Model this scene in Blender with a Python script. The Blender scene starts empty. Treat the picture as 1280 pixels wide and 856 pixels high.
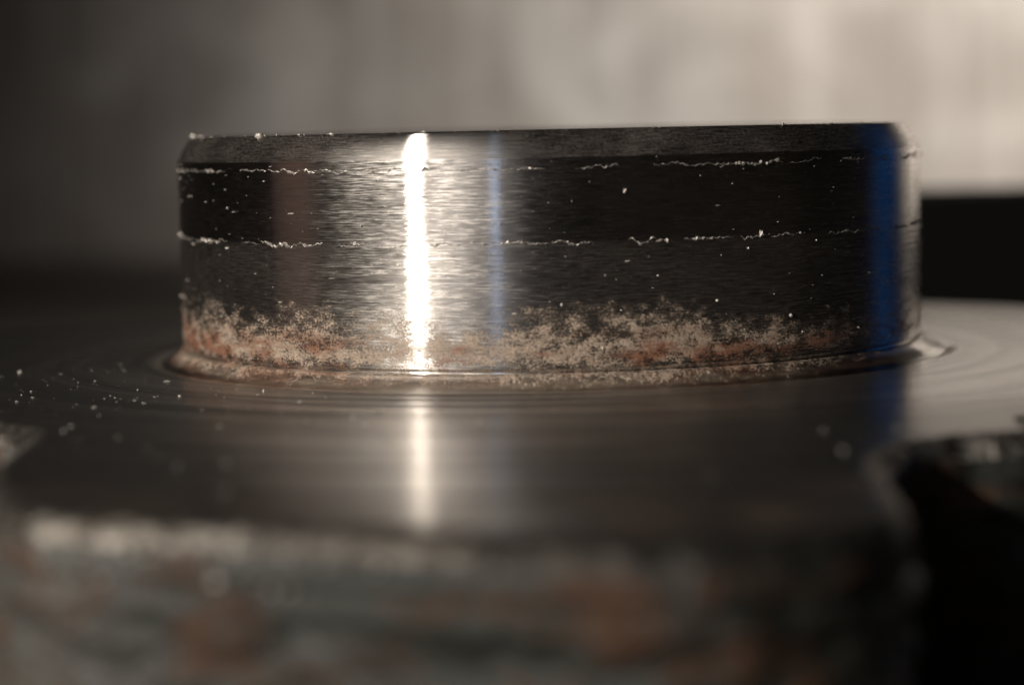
import bpy, bmesh, math, random
from mathutils import Vector, Matrix, noise as mn

R = 0.03                       # radius of the spigot in metres; everything below is in spigot radii
rad = math.radians
sc = bpy.context.scene
col = sc.collection

# ------------------------------------------------------------------ camera
F_PX, W_PX = 3020.0, 1280.0
cam_d = bpy.data.cameras.new("camera")
cam = bpy.data.objects.new("camera", cam_d)
col.objects.link(cam)
sc.camera = cam
cam_d.sensor_width = 36.0
cam_d.lens = F_PX / W_PX * 36.0
cam_d.clip_start = 0.002
cam_d.clip_end = 50.0
CAM = Vector((0.0, -6.6, 0.606))
yaw, pitch, roll = rad(-0.95), rad(-5.07), rad(1.25)
fwd = Vector((math.sin(yaw) * math.cos(pitch), math.cos(yaw) * math.cos(pitch), math.sin(pitch)))
right = fwd.cross(Vector((0, 0, 1))).normalized()
up = right.cross(fwd)
r2 = right * math.cos(roll) - up * math.sin(roll)
u2 = r2.cross(fwd)
m = Matrix((r2, u2, -fwd)).transposed().to_4x4()
m.translation = CAM * R
cam.matrix_world = m
cam_d.dof.use_dof = True
cam_d.dof.focus_distance = 5.8 * R
cam_d.dof.aperture_fstop = 20.5
cam_d.dof.aperture_blades = 0

# ------------------------------------------------------------------ world, lamps, exposure
w = bpy.data.worlds.new("World")
sc.world = w
w.use_nodes = True
bg = w.node_tree.nodes["Background"]
bg.inputs[0].default_value = (1.0, 0.93, 0.86, 1)
bg.inputs[1].default_value = 0.001
sc.view_settings.view_transform = 'Standard'
sc.view_settings.look = 'None'
sc.view_settings.exposure = 0.0
sc.view_settings.gamma = 1.0
sc.cycles.max_bounces = 8
sc.cycles.sample_clamp_indirect = 8.0


def lamp(name, az, el, dist, sx, sy, power, color, target=(0, 0, 0.3), spread=180):
    """az: 0 = towards the camera, + = to the right, 180 = straight behind the spigot"""
    t = Vector(target)
    a, e = rad(az), rad(el)
    d = Vector((math.sin(a) * math.cos(e), -math.cos(a) * math.cos(e), math.sin(e)))
    L = bpy.data.lights.new(name, 'AREA')
    L.shape = 'ELLIPSE' if abs(sx - sy) > 1e-6 else 'DISK'
    L.size = sx * R
    if L.shape == 'ELLIPSE':
        L.size_y = sy * R
    L.energy = power
    L.spread = rad(spread)
    L.color = color
    o = bpy.data.objects.new(name, L)
    col.objects.link(o)
    o.location = (t + d * dist) * R
    o.rotation_euler = (-d).to_track_quat('-Z', 'Y').to_euler()
    return o


lamp("key_lamp", -40, 17, 26, 0.5, 0.5, 0.34, (1.0, 0.915, 0.815), spread=34)
lamp("window_light", -37, 16, 30, 15, 10, 0.016, (1.0, 0.92, 0.86), spread=36)
lamp("glow_fill", -28, 16, 32, 38, 14, 0.095, (1.0, 0.93, 0.89), spread=44)  # added wide fill that softens the glow around the streak
lamp("daylight_slit", -15.7, 14, 26, 0.22, 5, 0.0038, (0.46, 0.64, 1.0), spread=40)
lamp("blue_standin", 125, 9, 7, 5.4, 4.6, 0.00062, (0.0, 0.19, 0.72), spread=32)  # stands in for an unseen blue thing reflected at the right
lamp("brown_standin", -78, 12, 9, 3.0, 4, 0.0007, (1.0, 0.60, 0.50), spread=60)  # stands in for an unseen brown thing reflected at the left
L = lamp("backdrop_fill", 155, 50, 12, 4, 4, 0.80, (1.0, 0.94, 0.88), spread=90)  # added unseen fill that brightens the wall towards the right
L.rotation_euler = (Vector((5.7, 16, 3.0)) - L.location / R).to_track_quat('-Z', 'Y').to_euler()
L = lamp("backdrop_side_fill", 128, 33, 15.5, 3, 3, 0.55, (1.0, 0.94, 0.88), spread=64)  # second added fill, brightens the wall strip mirrored in the spigot edge
L.rotation_euler = (Vector((12, 16, 2.5)) - L.location / R).to_track_quat('-Z', 'Y').to_euler()


# ------------------------------------------------------------------ helpers
def new_obj(name, verts, faces, mat, parent=None, uvs=None, smooth=True):
    me = bpy.data.meshes.new(name)
    me.from_pydata([tuple(c * R for c in v) for v in verts], [], faces)
    if uvs is not None:
        lay = me.uv_layers.new(name="UVMap")
        flat = []
        for l in me.loops:
            flat.extend(uvs[l.vertex_index])
        lay.data.foreach_set("uv", flat)
    if smooth:
        me.polygons.foreach_set("use_smooth", [True] * len(me.polygons))
    me.materials.append(mat)
    me.update()
    o = bpy.data.objects.new(name, me)
    col.objects.link(o)
    if parent:
        o.parent = parent
    return o


def grid_faces(nu, nv, flip=False):
    f = []
    for j in range(nv - 1):
        for i in range(nu - 1):
            a = j * nu + i
            q = (a, a + 1, a + nu + 1, a + nu)
            f.append(q[::-1] if flip else q)
    return f


def polar(r, th, z):           # th = 0 towards the camera, + to the right
    return (r * math.sin(th), -r * math.cos(th), z)


def lathe(name, prof, mat, parent, n=360, cap=False):
    verts, uvs = [], []
    s = 0.0
    for k, (r, z) in enumerate(prof):
        if k:
            s += math.hypot(r - prof[k - 1][0], z - prof[k - 1][1])
        for i in range(n + 1):
            th = -math.pi + 2 * math.pi * i / n
            verts.append(polar(r, th, z))
            uvs.append((th, z if name != "flange_face" else r))
    faces = grid_faces(n + 1, len(prof))
    if cap:
        faces.append(tuple((len(prof) - 1) * (n + 1) + i for i in range(n)))
    return new_obj(name, verts, faces, mat, parent, uvs)


class NT:
    def __init__(self, name):
        self.mat = bpy.data.materials.new(name)
        self.mat.use_nodes = True
        self.nt = self.mat.node_tree
        self.nt.nodes.clear()
        self.out = self.nt.nodes.new("ShaderNodeOutputMaterial")

    def n(self, t, **k):
        nd = self.nt.nodes.new(t)
        for a, b in k.items():
            setattr(nd, a, b)
        return nd

    def put(self, sock, v):
        if isinstance(v, bpy.types.NodeSocket):
            self.nt.links.new(v, sock)
        elif v is not None:
            if hasattr(sock, "default_value"):
                if isinstance(v, (tuple, list)) and len(v) == 3 and sock.type == 'RGBA':
                    v = (*v, 1)
                sock.default_value = v

    def math(self, op, a, b=None, c=None, clamp=False):
        nd = self.n("ShaderNodeMath", operation=op, use_clamp=clamp)
        for i, x in enumerate((a, b, c)):
            if x is not None:
                self.put(nd.inputs[i], x)
        return nd.outputs[0]

    def uv(self):
        nd = self.n("ShaderNodeUVMap", uv_map="UVMap")
        return nd.outputs[0]

    def obj(self):
        nd = self.n("ShaderNodeTexCoord")
        s = self.n("ShaderNodeVectorMath", operation='SCALE')
        self.put(s.inputs[0], nd.outputs["Object"])
        s.inputs["Scale"].default_value = 1.0 / R
        return s.outputs[0]

    def mapped(self, vec, scale, loc=(0, 0, 0), rot=(0, 0, 0)):
        nd = self.n("ShaderNodeMapping")
        self.put(nd.inputs["Vector"], vec)
        nd.inputs["Scale"].default_value = scale
        nd.inputs["Location"].default_value = loc
        nd.inputs["Rotation"].default_value = rot
        return nd.outputs[0]

    def noise(self, vec, scale, detail=4, rough=0.55, dist=0.0, dims='3D'):
        nd = self.n("ShaderNodeTexNoise", noise_dimensions=dims)
        self.put(nd.inputs["Vector"], vec)
        nd.inputs["Scale"].default_value = scale
        nd.inputs["Detail"].default_value = detail
        nd.inputs["Roughness"].default_value = rough
        nd.inputs["Distortion"].default_value = dist
        return nd.outputs[0]

    def rng(self, v, a, b, c=0.0, d=1.0, smooth=False):
        nd = self.n("ShaderNodeMapRange", clamp=True)
        if smooth:
            nd.interpolation_type = 'SMOOTHSTEP'
        self.put(nd.inputs[0], v)
        for i, x in enumerate((a, b, c, d)):
            self.put(nd.inputs[i + 1], x)
        return nd.outputs[0]

    def mix(self, f, a, b):
        nd = self.n("ShaderNodeMix", data_type='RGBA')
        self.put(nd.inputs["Factor"], f)
        self.put(nd.inputs[6], a)
        self.put(nd.inputs[7], b)
        return nd.outputs[2]

    def mixf(self, f, a, b):
        nd = self.n("ShaderNodeMix", data_type='FLOAT')
        self.put(nd.inputs[0], f)
        self.put(nd.inputs[2], a)
        self.put(nd.inputs[3], b)
        return nd.outputs[0]

    def bump(self, h, dist, strength=1.0, normal=None):
        nd = self.n("ShaderNodeBump")
        self.put(nd.inputs["Height"], h)
        nd.inputs["Distance"].default_value = dist * R
        self.put(nd.inputs["Strength"], strength)
        if normal is not None:
            self.put(nd.inputs["Normal"], normal)
        return nd.outputs[0]

    def bsdf(self, **k):
        nd = self.n("ShaderNodeBsdfPrincipled")
        for a, v in k.items():
            self.put(nd.inputs[a.replace("_", " ")], v)
        return nd.outputs[0]

    def gloss(self, color, rough, aniso, normal, tan, dist='GGX'):
        nd = self.n("ShaderNodeBsdfAnisotropic", distribution=dist)
        self.put(nd.inputs["Color"], color)
        self.put(nd.inputs["Roughness"], rough)
        self.put(nd.inputs["Anisotropy"], aniso)
        self.put(nd.inputs["Normal"], normal)
        self.put(nd.inputs["Tangent"], tan)
        return nd.outputs[0]

    def grazing(self, color):
        lw = self.n("ShaderNodeLayerWeight")
        lw.inputs["Blend"].default_value = 0.5
        return self.mix(self.math('POWER', lw.outputs["Facing"], 5.0), color, (1.0, 0.98, 0.96))

    def mixs(self, f, a, b):
        nd = self.n("ShaderNodeMixShader")
        self.put(nd.inputs[0], f)
        self.put(nd.inputs[1], a)
        self.put(nd.inputs[2], b)
        return nd.outputs[0]

    def done(self, s):
        self.nt.links.new(s, self.out.inputs["Surface"])
        return self.mat

    def tangent(self):
        nd = self.n("ShaderNodeTangent", direction_type='RADIAL', axis='Z')
        return nd.outputs[0]

    def sep(self, vec):
        nd = self.n("ShaderNodeSeparateXYZ")
        self.put(nd.inputs[0], vec)
        return nd.outputs


# ------------------------------------------------------------------ materials
def spigot_steel(name, deposit=True, chamfer=False, fillet=False):
    t = NT(name)
    uv = t.uv()
    u, v, _ = t.sep(uv)
    # lathe marks: thin, long along the circumference
    fine = t.noise(t.mapped(uv, (6.5, 430, 1)), 1.0, 4, 0.68)
    mid = t.noise(t.mapped(uv, (5, 130, 1), (3, 7, 0)), 1.0, 3, 0.6)
    grain = t.noise(t.mapped(uv, (22, 330, 1), (1, 2, 0), (0, 0, rad(1.5))), 1.0, 2, 0.6)
    blot = t.noise(t.mapped(uv, (4, 9, 1), (9, 2, 0)), 1.0, 4, 0.6)
    tilt = t.noise(t.mapped(uv, (10, 150, 1), (2, 5, 0), (0, 0, rad(9))), 1.0, 2, 0.5)
    h = t.math('ADD', t.math('MULTIPLY', fine, 0.5), t.math('MULTIPLY', grain, 0.22))
    h = t.math('ADD', h, t.math('MULTIPLY', mid, 0.6))
    h = t.math('ADD', h, t.math('MULTIPLY', tilt, 0.05))
    # the band between the two scored lines is smoother
    band = t.math('MULTIPLY', t.rng(v, 0.335, 0.345), t.rng(v, 0.52, 0.51))
    nb = t.bump(h, 0.0005, t.mixf(band, 0.34, 0.26))
    streak = t.rng(t.math('ADD', t.math('MULTIPLY', fine, 0.5), t.math('MULTIPLY', mid, 0.5)), 0.36, 0.64)
    base = t.mix(streak, (0.33, 0.315, 0.30), (0.62, 0.60, 0.57))
    base = t.mix(t.rng(blot, 0.35, 0.7, 0.0, 0.5), base, (0.30, 0.285, 0.27))
    tan = t.tangent()
    base = t.grazing(base)
    sharp = t.gloss(base, t.mixf(streak, 0.36, 0.24) if chamfer else t.mixf(streak, 0.23, 0.11), 0.84 if chamfer else 0.80, nb, tan, 'BECKMANN')
    wide = t.gloss(t.mix(0.4, base, (0.5, 0.46, 0.42)), 0.46, 0.25, nb, tan, 'BECKMANN')
    smear = t.noise(t.mapped(uv, (3.2, 7, 1), (6, 1, 0), (0, 0, rad(14))), 1.0, 5, 0.65, 0.5)
    speck = t.noise(t.mapped(uv, (130, 190, 1), (3, 3, 0)), 1.0, 2, 0.6)
    scr = t.noise(t.mapped(uv, (4, 150, 1), (2, 8, 0), (0, 0, rad(-24))), 1.0, 2, 0.5)
    worn = t.rng(t.math('ADD', t.math('MULTIPLY', grain, 0.6), t.math('MULTIPLY', fine, 0.4)), 0.45, 0.64, 0.03, 0.45)
    lines = t.noise(t.mapped(uv, (1.1, 85, 1), (7, 3, 0)), 1.0, 3, 0.6)
    worn = t.math('MULTIPLY', worn, t.rng(lines, 0.34, 0.66, 0.45, 1.45))
    worn = t.math('MULTIPLY', worn, t.rng(smear, 0.34, 0.66, 0.45, 1.25))
    worn = t.math('ADD', worn, t.rng(speck, 0.66, 0.74, 0.0, 0.30))
    worn = t.math('ADD', worn, t.math('MULTIPLY', t.rng(scr, 0.70, 0.73, 0.0, 0.35), t.rng(smear, 0.5, 0.6)))
    if chamfer:
        worn = t.math('ADD', worn, 0.25)
    metal = t.mixs(worn, sharp, wide)
    dull = t.bsdf(Base_Color=t.mix(smear, (0.05, 0.044, 0.04), (0.19, 0.17, 0.155)), Roughness=0.8, Specular_IOR_Level=0.1, Normal=nb)
    dw = t.mixf(t.rng(v, 0.33, 0.345), 0.08, 0.02)
    if chamfer:
        smear = t.math('ADD', t.math('MULTIPLY', smear, 0.6), t.math('MULTIPLY', speck, 0.4))
        dw = t.rng(smear, 0.35, 0.65, 0.07, 0.24)
    metal = t.mixs(t.math('MULTIPLY', dw, t.rng(t.math('ADD', grain, t.math('MULTIPLY', speck, 0.5)), 0.55, 0.9, 0.3, 1.6)), metal, dull)
    if not deposit:
        return t.done(metal)
    # pale dry crust and rust low on the wall
    edge = t.noise(t.mapped(uv, (5, 9, 1), (4, 4, 0)), 1.0, 3, 0.6)
    e2 = t.noise(t.mapped(uv, (24, 36, 1), (1, 9, 0)), 1.0, 6, 0.72)
    e3 = t.noise(t.mapped(uv, (150, 190, 1), (5, 1, 0)), 1.0, 4, 0.75)
    top = t.math('SUBTRACT', t.math('ADD', 0.143, t.math('MULTIPLY', t.math('SUBTRACT', edge, 0.5), 0.19)), v)
    foot = t.math('SUBTRACT', v, t.math('ADD', 0.048, t.math('MULTIPLY', t.math('SUBTRACT', edge, 0.5), 0.05)))
    lvl = t.math('MINIMUM', t.math('MULTIPLY', top, 6.0), 0.38)
    lvl = t.math('MINIMUM', lvl, t.math('ADD', t.math('MULTIPLY', foot, 12.0), 0.02))
    if fillet:
        lvl = t.rng(v, 0.002, 0.028, -0.15, 0.25)
        metal = t.mixs(0.5, sharp, wide)
    core = t.math('ADD', lvl, t.math('MULTIPLY', t.math('SUBTRACT', e2, 0.5), 1.9))
    core = t.math('SUBTRACT', core, t.rng(u, 0.25, 0.9, 0.0, 0.30))  # crust thinned to the right, standing in for shade
    f = t.math('ADD', core, t.math('MULTIPLY', t.math('SUBTRACT', e3, 0.5), 1.7))
    film = t.rng(core, -0.25, 0.35, 0.0, 0.30)
    if fillet:
        film = t.math('MULTIPLY', t.rng(v, 0.001, 0.008, 0.0, 0.58), t.rng(t.noise(t.mapped(uv, (9, 60, 1)), 1.0, 4, 0.65), 0.35, 0.6, 0.25, 1.0))
    if fillet:
        film = t.math('MULTIPLY', film, t.rng(u, 0.1, 0.7, 1.0, 0.25))  # right side of the collar darkened by less film, as if shaded
    mask = t.math('MAXIMUM', t.rng(f, -0.06, 0.22, 0.0, 0.90), film)
    r1 = t.noise(t.mapped(uv, (6, 22, 1), (13, 3, 0)), 1.0, 4, 0.6)
    rust = t.math('MULTIPLY', t.rng(t.math('ADD', r1, t.rng(t.math('ABSOLUTE', t.math('ADD', u, 0.15)), 0.15, 0.85, -0.03, 0.11)), 0.50, 0.64), t.rng(v, 0.16, 0.09))  # rust gathers on both sides; on the right it also imitates shade
    cc = t.mix(t.rng(t.math('ADD', t.math('MULTIPLY', e3, 0.6), t.math('MULTIPLY', e2, 0.4)), 0.36, 0.64), (0.075, 0.055, 0.042), (0.36, 0.285, 0.22))
    if fillet:
        rust = t.math('MULTIPLY', rust, 0.6)
    cc = t.mix(t.math('MULTIPLY', rust, 0.85), cc, t.mix(e3, (0.075, 0.021, 0.009), (0.19, 0.075, 0.034)))
    crust = t.bsdf(Base_Color=cc, Roughness=0.78, Specular_IOR_Level=0.35,
                   Normal=t.bump(t.math('ADD', t.math('MULTIPLY', e3, 0.45), t.math('ADD', t.math('MULTIPLY', e2, 1.3), t.math('MULTIPLY', mask, 0.3))), 0.012, 0.7))
    return t.done(t.mixs(mask, metal, crust))


def flange_steel(name, edge=False):
    t = NT(name)
    uv = t.uv()
    ob = t.obj()
    u, r, _ = t.sep(uv)
    rings = t.noise(t.mapped(uv, (1.2, 26, 1)), 1.0, 4, 0.65)
    rfine = t.noise(t.mapped(uv, (9, 240, 1), (2, 1, 0)), 1.0, 3, 0.6)
    blot = t.noise(ob, 1.7, 5, 0.6)
    pit = t.noise(ob, 28, 3, 0.6)
    h = t.math('ADD', t.math('MULTIPLY', rings, 0.8), t.math('MULTIPLY', rfine, 0.06))
    h = t.math('ADD', h, t.math('MULTIPLY', pit, 0.05))
    nb = t.bump(h, 0.003, 0.35)
    base = t.mix(t.rng(rings, 0.35, 0.65), (0.42, 0.40, 0.375), (0.66, 0.63, 0.60))
    base = t.mix(t.rng(blot, 0.45, 0.7, 0, 0.5), base, (0.42, 0.40, 0.38))
    tan = t.tangent()
    rings2 = t.noise(t.mapped(uv, (0.7, 10, 1), (5, 4, 0)), 1.0, 3, 0.6)
    base = t.mix(t.rng(rings2, 0.36, 0.60, 0.85, 0.0), base, (0.12, 0.112, 0.105))
    base = t.grazing(base)
    a = t.gloss(base, t.mixf(rings, 0.20, 0.28), 0.1, nb, tan)
    a2 = t.gloss(base, 0.36, -0.6, nb, tan, 'BECKMANN')
    a = t.mixs(t.math('MULTIPLY', t.rng(r, 1.3, 1.9, 0.10, 0.42), t.rng(blot, 0.3, 0.7, 0.6, 1.1)), a, a2)
    if edge:
        nb = t.bump(t.noise(ob, 16, 4, 0.65), 0.035, 0.8)
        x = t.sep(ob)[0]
        bare_lit = t.rng(t.math('ADD', x, t.math('MULTIPLY', t.math('SUBTRACT', t.noise(ob, 3.0, 3, 0.6), 0.5), 1.3)), -0.55, 0.05, 1.0, 0.08)  # worn metal shown on the left only, its brightness put into the colour
        bare_lit = t.math('MAXIMUM', bare_lit, t.rng(x, 0.50, 0.54))
        bright = t.mix(t.rng(x, 0.48, 0.54), (0.36, 0.33, 0.295), (0.80, 0.75, 0.68))  # notch lip coloured paler to look lit
        a = t.gloss(t.mix(bare_lit, (0.035, 0.03, 0.026), t.mix(t.rng(pit, 0.4, 0.6), (0.10, 0.085, 0.07), bright)), 0.46, 0.0, nb, tan)
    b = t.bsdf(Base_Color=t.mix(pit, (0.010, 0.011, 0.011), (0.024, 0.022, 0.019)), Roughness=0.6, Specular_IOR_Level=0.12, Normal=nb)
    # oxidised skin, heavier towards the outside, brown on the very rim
    ox_shade = t.math('MULTIPLY', t.rng(r, 1.6, 2.6, 0.04, 0.75), t.rng(blot, 0.30, 0.62, 0.35, 1.0))
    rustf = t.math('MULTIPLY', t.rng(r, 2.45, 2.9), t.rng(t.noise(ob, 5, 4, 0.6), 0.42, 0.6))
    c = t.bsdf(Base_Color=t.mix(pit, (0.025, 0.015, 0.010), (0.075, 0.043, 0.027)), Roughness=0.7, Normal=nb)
    ox_shade = t.math('MAXIMUM', ox_shade, t.math('MULTIPLY', t.rng(t.math('ADD', u, t.math('MULTIPLY', t.math('SUBTRACT', blot, 0.5), 0.9)), 0.62, 0.12), t.rng(t.math('ADD', rings2, t.math('MULTIPLY', blot, 0.3)), 0.45, 0.75, 1.1, 0.45)))  # left and front darkened as well, in place of dim reflections
    s = t.mixs(t.math('MULTIPLY', ox_shade, 0.80, clamp=True), a, b)
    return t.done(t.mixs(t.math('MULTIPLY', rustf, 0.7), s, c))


def cast_rim(name):
    t = NT(name)
    ob = t.obj()
    n1 = t.noise(ob, 3.2, 5, 0.6, 0.4)
    n2 = t.noise(t.mapped(ob, (0.8, 0.8, 1.5), (4, 2, 1)), 6.5, 5, 0.65, 0.3)
    n3 = t.noise(ob, 45, 3, 0.6)
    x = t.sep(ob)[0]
    # painted remains; the paler left shoulder stands in for light, darker scale elsewhere
    lit_left = t.rng(t.math('ADD', x, t.math('MULTIPLY', t.math('SUBTRACT', n1, 0.5), 1.4)), -0.95, -0.30, 1.0, 0.0)
    paint_lit = t.mix(n3, (0.014, 0.016, 0.0145), (0.085, 0.081, 0.073))
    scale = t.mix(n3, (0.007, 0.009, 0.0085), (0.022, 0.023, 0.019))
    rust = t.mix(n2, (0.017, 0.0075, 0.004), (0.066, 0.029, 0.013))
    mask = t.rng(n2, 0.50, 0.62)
    c = t.mix(lit_left, scale, paint_lit)
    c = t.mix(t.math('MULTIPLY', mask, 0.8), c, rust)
    s = t.bsdf(Base_Color=c, Metallic=0.0, Specular_IOR_Level=0.3, Roughness=t.mixf(mask, 0.50, 0.8),
               Normal=t.bump(t.math('ADD', n2, t.math('MULTIPLY', n3, 0.25)), 0.05, 0.7))
    return t.done(s)


def simple(name, color, rough, metallic=0.0, var=0.0, scale=20, spec=0.5):
    t = NT(name)
    nz = t.noise(t.obj(), scale, 4, 0.6)
    c = t.mix(nz, tuple(x * (1 - var) for x in color), tuple(min(1, x * (1 + var)) for x in color))
    return t.done(t.bsdf(Base_Color=c, Roughness=rough, Metallic=metallic, Specular_IOR_Level=spec, Normal=t.bump(nz, 0.01, 0.3)))


def board(name):
    t = NT(name)
    ob = t.obj()
    a = t.noise(t.mapped(ob, (2.2, 1, 0.18)), 1.0, 5, 0.6, 0.3)
    b = t.noise(t.mapped(ob, (0.35, 1, 0.55), (3, 0, 1), (0, rad(25), 0)), 1.0, 4, 0.55)
    c = t.mix(t.rng(a, 0.3, 0.7), (0.43, 0.41, 0.38), (0.53, 0.505, 0.47))
    c = t.mix(t.rng(b, 0.38, 0.62, 0, 0.8), c, (0.24, 0.20, 0.165))
    b2 = t.noise(t.mapped(ob, (0.9, 1, 0.7), (1, 0, 5), (0, rad(-20), 0)), 1.0, 3, 0.6, 0.8)
    c = t.mix(t.rng(b2, 0.42, 0.60, 0, 0.75), c, (0.23, 0.205, 0.18))
    v = t.noise(t.mapped(ob, (5.0, 1, 0.12), (8, 0, 0)), 1.0, 3, 0.6)
    c = t.mix(t.rng(v, 0.50, 0.62, 0, 0.25), c, (0.62, 0.60, 0.57))
    return t.done(t.bsdf(Base_Color=c, Roughness=0.75, Normal=t.bump(a, 0.03, 0.3)))


M_spigot = spigot_steel("turned_steel_with_crust")
M_cham = spigot_steel("turned_steel_chamfer", deposit=False, chamfer=True)
M_fillet = spigot_steel("fillet_steel", fillet=True)
M_edge = flange_steel("worn_bare_edge", edge=True)
M_flange = flange_steel("turned_flange_steel")
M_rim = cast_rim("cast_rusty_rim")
M_burr = simple("bright_burr_steel", (0.29, 0.27, 0.245), 0.5, 0.75, 0.3, 60)
M_dust = simple("pale_dust", (0.32, 0.30, 0.27), 0.45, 0.3, 0.2, 80)
M_black = simple("black_steel", (0.0015, 0.0014, 0.0013), 0.9, 0.0, 0.3, 6, 0.08)
M_bench = simple("dark_bench", (0.13, 0.112, 0.095), 0.8, 0.0, 0.4, 2)
M_board = board("pale_weathered_board")

# ------------------------------------------------------------------ setting: bench and backdrop
TH = 0.55
o = new_obj("worktop", [(-60, -40, -TH), (60, -40, -TH), (60, 17, -TH), (-60, 17, -TH)], [(0, 1, 2, 3)], M_bench, smooth=False)
o["kind"] = "structure"
o["label"] = "dark workbench surface under the hub flange"


def box(name, x0, x1, y0, y1, z0, z1, mat, parent=None, bev=0.02):
    bm = bmesh.new()
    bmesh.ops.create_cube(bm, size=1.0)
    for v in bm.verts:
        v.co = Vector(((x0 + x1) / 2 + v.co.x * (x1 - x0), (y0 + y1) / 2 + v.co.y * (y1 - y0), (z0 + z1) / 2 + v.co.z * (z1 - z0)))
    bmesh.ops.bevel(bm, geom=bm.edges[:], offset=bev, segments=3, affect='EDGES', profile=0.5)
    for v in bm.verts:
        v.co *= R
    me = bpy.data.meshes.new(name)
    bm.to_mesh(me)
    bm.free()
    me.materials.append(mat)
    ob = bpy.data.objects.new(name, me)
    col.objects.link(ob)
    if parent:
        ob.parent = parent
    return ob


o = box("wall", -22, 22, 16.0, 16.6, -TH + 0.001, 4.4, M_board, bev=0.05)
o["kind"] = "structure"
o["label"] = "pale blurred weathered board wall behind the hub"

o = box("steel_bar", 1.05, 7.5, 3.05, 4.2, -TH + 0.002, 0.30, M_black, bev=0.04)
o["label"] = "black bar lying behind the flange at its far edge beside the spigot"
o["category"] = "bar"

# ------------------------------------------------------------------ the hub
hub = bpy.data.objects.new("wheel_hub", None)
col.objects.link(hub)
hub.location = (0, 0, 0)
hub["label"] = "worn turned steel wheel hub with a round spigot rising from a lobed rusty flange"
hub["category"] = "wheel hub"

GZ = 0.037       # groove at the foot of the wall
CZ = 0.536       # lower edge of the chamfer
TZ = 0.600       # top of the spigot
wall = [(0.990, GZ - 0.003), (0.988, GZ + 0.002), (0.9992, GZ + 0.007)]
wall += [(1.0, GZ + 0.010 + (CZ - 0.0016 - GZ - 0.010) * k / 24) for k in range(25)]
wall += [(1.0, CZ)]
spigot = lathe("spigot", wall, M_spigot, hub)
cham = [(1.0, CZ)]
for k in range(1, 11):
    f = k / 10
    cham.append((1.0 - 0.038 * (0.75 * f + 0.25 * f ** 3), CZ + (TZ - 0.004 - CZ) * f))
cham += [(0.9545, TZ - 0.0015), (0.950, TZ - 0.0003), (0.93, TZ)]
lathe("chamfer", cham, M_cham, spigot)
lathe("top_face", [(0.93, TZ), (0.7, TZ), (0.4, TZ), (0.05, TZ)], M_cham, spigot, cap=True)
# fillet running out into the flange
fil = [(0.990, GZ - 0.003), (1.000, GZ - 0.0032), (1.004, GZ - 0.0042), (1.007, GZ - 0.0062)]
for k in range(1, 13):
    f = k / 12
    fil.append((1.007 + 0.038 * (0.45 * f + 0.55 * f ** 2.2), (GZ - 0.0062) * (1 - f) ** 1.15))
fil += [(1.052, 0.0), (1.057, -0.003), (1.066, -0.003), (1.072, 0.0), (1.096, 0.0)]
lathe("fillet", fil, M_fillet, spigot)

# outline of the flange in polar form
LOBE = [(-60, 1.98), (-45, 1.93), (-38, 1.92), (-34, 1.96), (-31, 2.09), (-29, 2.21), (-27, 2.345), (-25, 2.48), (-22, 2.64), (-19, 2.80), (-16, 2.87),
        (-12, 2.90), (-7, 2.95), (0, 3.09), (3.5, 3.14), (7, 3.09), (9.6, 3.01), (10.9, 2.92), (12.5, 2.66), (13.6, 2.48), (15.2, 2.335), (18, 2.205), (21.5, 2.15),
        (25, 2.17), (30, 2.12)]


def lobe_r(deg):
    deg = ((deg + 60) % 90) - 60
    pts = LOBE[:]
    if deg <= pts[0][0]:
        return pts[0][1]
    ext = pts + [(30.001, 2.12)]
    if deg > 30:
        return 2.12
    for k in range(len(pts) - 1):
        if pts[k][0] <= deg <= pts[k + 1][0]:
            t = (deg - pts[k][0]) / (pts[k + 1][0] - pts[k][0])
            p1, p2 = pts[k][1], pts[k + 1][1]
            m1 = (p2 - pts[k - 1][1]) / (pts[k + 1][0] - pts[k - 1][0]) if k else 0
            m2 = (pts[k + 2][1] - p1) / (pts[k + 2][0] - pts[k][0]) if k + 2 < len(pts) else 0
            d = pts[k + 1][0] - pts[k][0]
            return ((2 * t ** 3 - 3 * t ** 2 + 1) * p1 + (t ** 3 - 2 * t ** 2 + t) * d * m1
                    + (-2 * t ** 3 + 3 * t ** 2) * p2 + (t ** 3 - t ** 2) * d * m2)


# blend the small step at the joint of two periods
def flange_r(deg):
    d = ((deg + 60) % 90) - 60
    r = lobe_r(deg)
    if d > 26:
        k = (d - 26) / 4
        r = r * (1 - k * k * (3 - 2 * k)) + 1.98 * k * k * (3 - 2 * k) if d <= 30 else 1.98
    return r


# angles: dense on the lobe towards the camera
angs = []
a = -180.0
while a < 180.0 - 1e-6:
    angs.append(a)
    a += 0.12 if -50 <= a < 45 else 0.5
angs.append(180.0)
outer = [Vector((*polar(flange_r(a), rad(a), 0)[:2], 0)) for a in angs]
N = len(outer)
norms = []
for i in range(N):
    p, q = outer[(i - 2) % (N - 1)], outer[(i + 2) % (N - 1)]
    tdir = (q - p).normalized()
    norms.append(Vector((tdir.y, -tdir.x, 0)))
EDGE = 0.045
inner = [outer[i] - norms[i] * EDGE for i in range(N)]

verts, uvs = [], []
NV = 40
for k in range(NV + 1):
    f = k / NV
    for i, a in enumerate(angs):
        r1 = inner[i].length
        th1 = math.atan2(inner[i].x, -inner[i].y)
        if i == 0:
            th1 = -math.pi
        if i == N - 1:
            th1 = math.pi
        th = rad(a) * (1 - f) + th1 * f
        r = 1.096 * (1 - f) + r1 * f
        z = 0.0 if f < 1 else 0.0
        verts.append(polar(r, th, z))
        uvs.append((th, r))
new_obj("flange_face", verts, grid_faces(N, NV + 1, flip=True), M_flange, hub, uvs)

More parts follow.
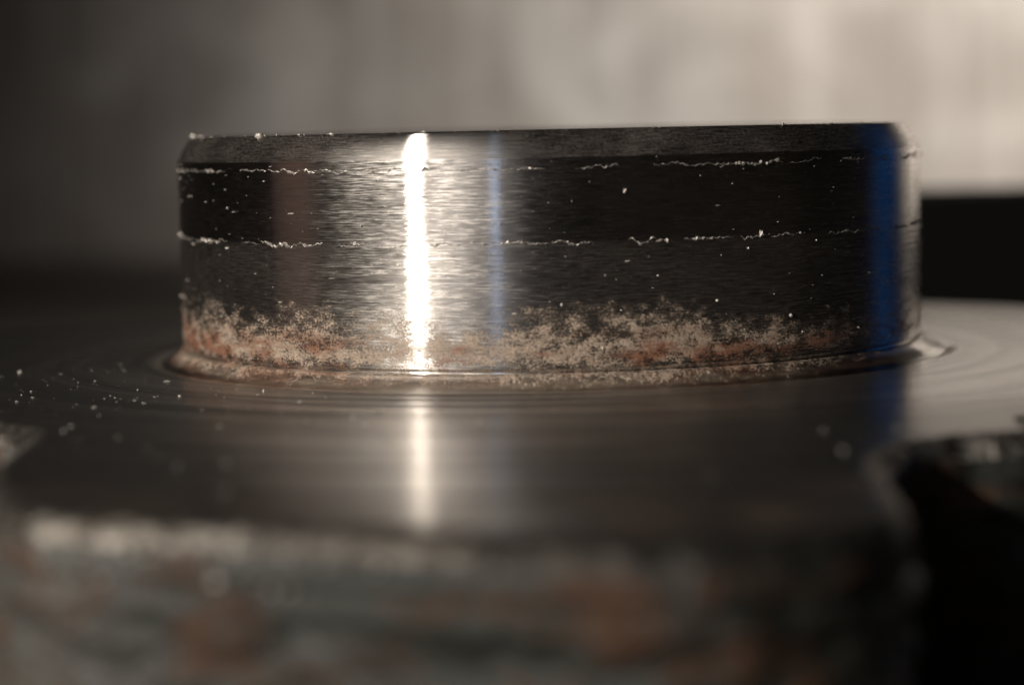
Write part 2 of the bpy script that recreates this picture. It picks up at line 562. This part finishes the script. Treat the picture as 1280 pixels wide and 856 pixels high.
# rounded edge and rough cast side of the flange
verts, uvs = [], []
rows = []
for k in range(9):
    b = rad(90) * k / 8
    rows.append((EDGE * (1 - math.sin(b)), -EDGE * (1 - math.cos(b))))
for (ins, z) in rows:
    for i in range(N):
        p = outer[i] - norms[i] * ins
        p = p + norms[i] * ((ins < EDGE * 0.99) * (0.008 * mn.noise(Vector((p.x * 9, p.y * 9, 2))) + 0.005 * mn.noise(Vector((p.x * 23, p.y * 23, z * 30)))))
        verts.append((p.x, p.y, z))
        uvs.append((rad(angs[i]), 2.2))
new_obj("flange_edge", verts, grid_faces(N, len(rows), flip=True), M_edge, hub, uvs)
verts, uvs = [], []
rows = [(0.0, -EDGE, 0.1)]
zz = -EDGE
while zz > -TH + 0.002:
    zz -= 0.0085
    rows.append((0.0, max(zz, -TH + 0.002), 1.0))
arc = 0.0
for (ins, z, amp) in rows:
    arc = 0.0
    for i in range(N):
        if i:
            arc += (outer[i] - outer[i - 1]).length
        p = outer[i] - norms[i] * ins
        d = 0.0
        if amp > 0:
            q = Vector((p.x * 4.2, p.y * 4.2, z * 8))
            lump = mn.fractal(q, 0.9, 2.0, 3)
            lump2 = mn.noise(Vector((p.x * 13, p.y * 13, z * 17)))
            # two worn ridges below the edge
            am2 = min(1.0, max(0.15, (-z - 0.04) / 0.08))
            ridge = 0.010 * math.exp(-((z + 0.075) / 0.018) ** 2) - 0.010 * math.exp(-((z + 0.105) / 0.012) ** 2) + 0.012 * math.exp(-((z + 0.135) / 0.02) ** 2)
            d = amp * am2 * (0.018 * lump + 0.012 * lump2 + ridge)
        p = p + norms[i] * d
        verts.append((p.x, p.y, z))
        uvs.append((arc, z))
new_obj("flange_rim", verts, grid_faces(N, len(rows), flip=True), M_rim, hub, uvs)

# ------------------------------------------------------------------ burrs thrown up along the two scored lines
rnd = random.Random(7)


def burr(th0, th1, z0, amp, thick, seed):
    n = max(6, int((th1 - th0) / 0.0035))
    verts, faces = [], []
    K = 6
    for i in range(n + 1):
        f = i / n
        th = th0 + (th1 - th0) * f
        env = min(1.0, 4 * f, 4 * (1 - f)) ** 0.6
        wob = mn.fractal(Vector((th * 34, seed, 0.3)), 0.55, 2.0, 4)
        z = z0 + amp * wob
        lump = max(0.0, mn.noise(Vector((th * 70, seed + 5, 1.3)))) * 1.6 + max(0.0, mn.noise(Vector((th * 190, seed + 9, 4.3)))) * 0.9
        t = thick * (0.22 + lump) * (0.15 + 0.85 * env)
        for k in range(K):
            b = 2 * math.pi * k / K
            jit = 1 + 0.9 * mn.noise(Vector((th * 150, k * 3.1, seed)))
            verts.append(polar(1.0 + 0.25 * t + 0.9 * t * math.cos(b) * jit, th, z + t * math.sin(b) * jit))
    for i in range(n):
        for k in range(K):
            a0, b0 = i * K + k, i * K + (k + 1) % K
            faces.append((a0, b0, b0 + K, a0 + K))
    faces.append(tuple(range(K))[::-1])
    faces.append(tuple(n * K + k for k in range(K)))
    return new_obj("burr", verts, faces, M_burr, spigot, smooth=False)


for z0, lo in ((0.514, 0.0), (0.338, 0.0)):
    th = -1.45
    while th < 1.42:
        ln = rnd.uniform(0.03, 0.17)
        burr(th, min(th + ln, 1.47), z0 + rnd.uniform(-0.003, 0.003), rnd.uniform(0.004, 0.010), rnd.uniform(0.0019, 0.0047), rnd.uniform(0, 50))
        th += ln + (rnd.uniform(-0.02, 0.02) if rnd.random() < 0.7 else rnd.uniform(0.02, 0.09))


# ------------------------------------------------------------------ dust and chips
def grains(name, spots, mat, seed):
    rn = random.Random(seed)
    verts, faces = [], []
    ico = [(0, 0, 1), (0.89, 0, 0.45), (0.28, 0.85, 0.45), (-0.72, 0.53, 0.45), (-0.72, -0.53, 0.45), (0.28, -0.85, 0.45),
           (0.72, 0.53, -0.45), (-0.28, 0.85, -0.45), (-0.89, 0, -0.45), (-0.28, -0.85, -0.45), (0.72, -0.53, -0.45), (0, 0, -1)]
    fc = [(0, 1, 2), (0, 2, 3), (0, 3, 4), (0, 4, 5), (0, 5, 1), (1, 6, 2), (2, 7, 3), (3, 8, 4), (4, 9, 5), (5, 10, 1), (2, 6, 7), (3, 7, 8), (4, 8, 9),
          (5, 9, 10), (1, 10, 6), (11, 7, 6), (11, 8, 7), (11, 9, 8), (11, 10, 9), (11, 6, 10)]
    for (p, s) in spots:
        b = len(verts)
        fl = rn.random() < 0.35
        sx, sy, sz = s * rn.uniform(0.6, 2.4 if fl else 1.4), s * rn.uniform(0.5, 1.4), s * rn.uniform(0.25, 0.5 if fl else 1.1)
        for q in ico:
            j = rn.uniform(0.75, 1.25)
            verts.append((p[0] + q[0] * sx * j, p[1] + q[1] * sy * j, p[2] + q[2] * sz * j))
        faces += [tuple(b + k for k in f) for f in fc]
    o = new_obj(name, verts, faces, mat, None, None, smooth=False)
    o["kind"] = "stuff"
    return o


rn = random.Random(3)
spots = []
for _ in range(330):
    th = rad(rn.uniform(-85, -8) if rn.random() < 0.93 else rn.uniform(-8, 22))
    r = rn.uniform(1.15, min(2.8, flange_r(math.degrees(th)) - 0.06))
    s = 0.0007 * (1 + rn.random() ** 5 * 7.0)
    spots.append((polar(r, th, s * 0.5), s))
for _ in range(26):  # shiny grains added along the rim shoulder to make glints
    dg = rn.triangular(-19, 6, -14)
    k = min(range(N), key=lambda i: abs(angs[i] - dg))
    s = rn.uniform(0.004, 0.010)
    p = outer[k] + norms[k] * (s * 0.2)
    spots.append(((p.x, p.y, -rn.uniform(0.045, 0.12)), s))
o = grains("flange_dust", spots, M_dust, 5)
o["label"] = "pale dust grains scattered over the dark flange face, with grains added on its rim for glints"
spots = []
for _ in range(260):
    th = rn.uniform(-1.5, 1.45)
    z = rn.uniform(0.05, 0.56)
    s = 0.0013 * (1 + rn.random() ** 5 * 2.6)
    spots.append((polar(1.0 + s * 0.3 if z < CZ else 0.985, th, z), s))
for _ in range(70):
    th = rn.uniform(-1.5, 1.2)
    s = 0.0016 * (1 + rn.random() ** 4 * 2.0)
    spots.append((polar(0.957, th, TZ + s * 0.3), s))
o = grains("metal_dust", spots, M_dust, 9)
o["label"] = "tiny bright metal grains clinging to the spigot wall and its top edge"


def chip(label, pos, s, stretch, rot):
    bm = bmesh.new()
    bmesh.ops.create_icosphere(bm, subdivisions=2, radius=1.0)
    for v in bm.verts:
        k = 1 + 0.45 * mn.noise(v.co * 1.7 + Vector(pos) * 9)
        v.co = Vector((v.co.x * s * stretch * k, v.co.y * s * 0.7 * k, v.co.z * s * k))
        v.co = Matrix.Rotation(rot, 3, 'Y') @ v.co
        v.co = v.co * R
    me = bpy.data.meshes.new("metal_chip")
    bm.to_mesh(me)
    bm.free()
    me.materials.append(M_burr)
    o = bpy.data.objects.new("metal_chip", me)
    col.objects.link(o)
    o.location = Vector(pos) * R
    o["label"] = label
    o["category"] = "chip"
    o["group"] = "loose metal chips on the spigot"
    return o


def at(px, r, z, ):
    # angle on the spigot whose picture column is px
    best = min((abs(690 + F_PX * math.sin(t) * r / (6.6 - r * math.cos(t)) - px), t) for t in [k * 0.002 for k in range(-760, 760)])
    return polar(r, best[1], z)


chip("bright metal chip on the far left end of the top edge", at(247, 0.957, TZ + 0.002), 0.006, 1.3, 0.3)
chip("larger bright metal chip on the top edge left of the white streak", at(330, 0.957, TZ + 0.001), 0.0075, 1.5, -0.2)
chip("slanted bright sliver stuck to the smooth dark band right of the streaks", at(785, 1.002, 0.455), 0.006, 0.45, 0.4)
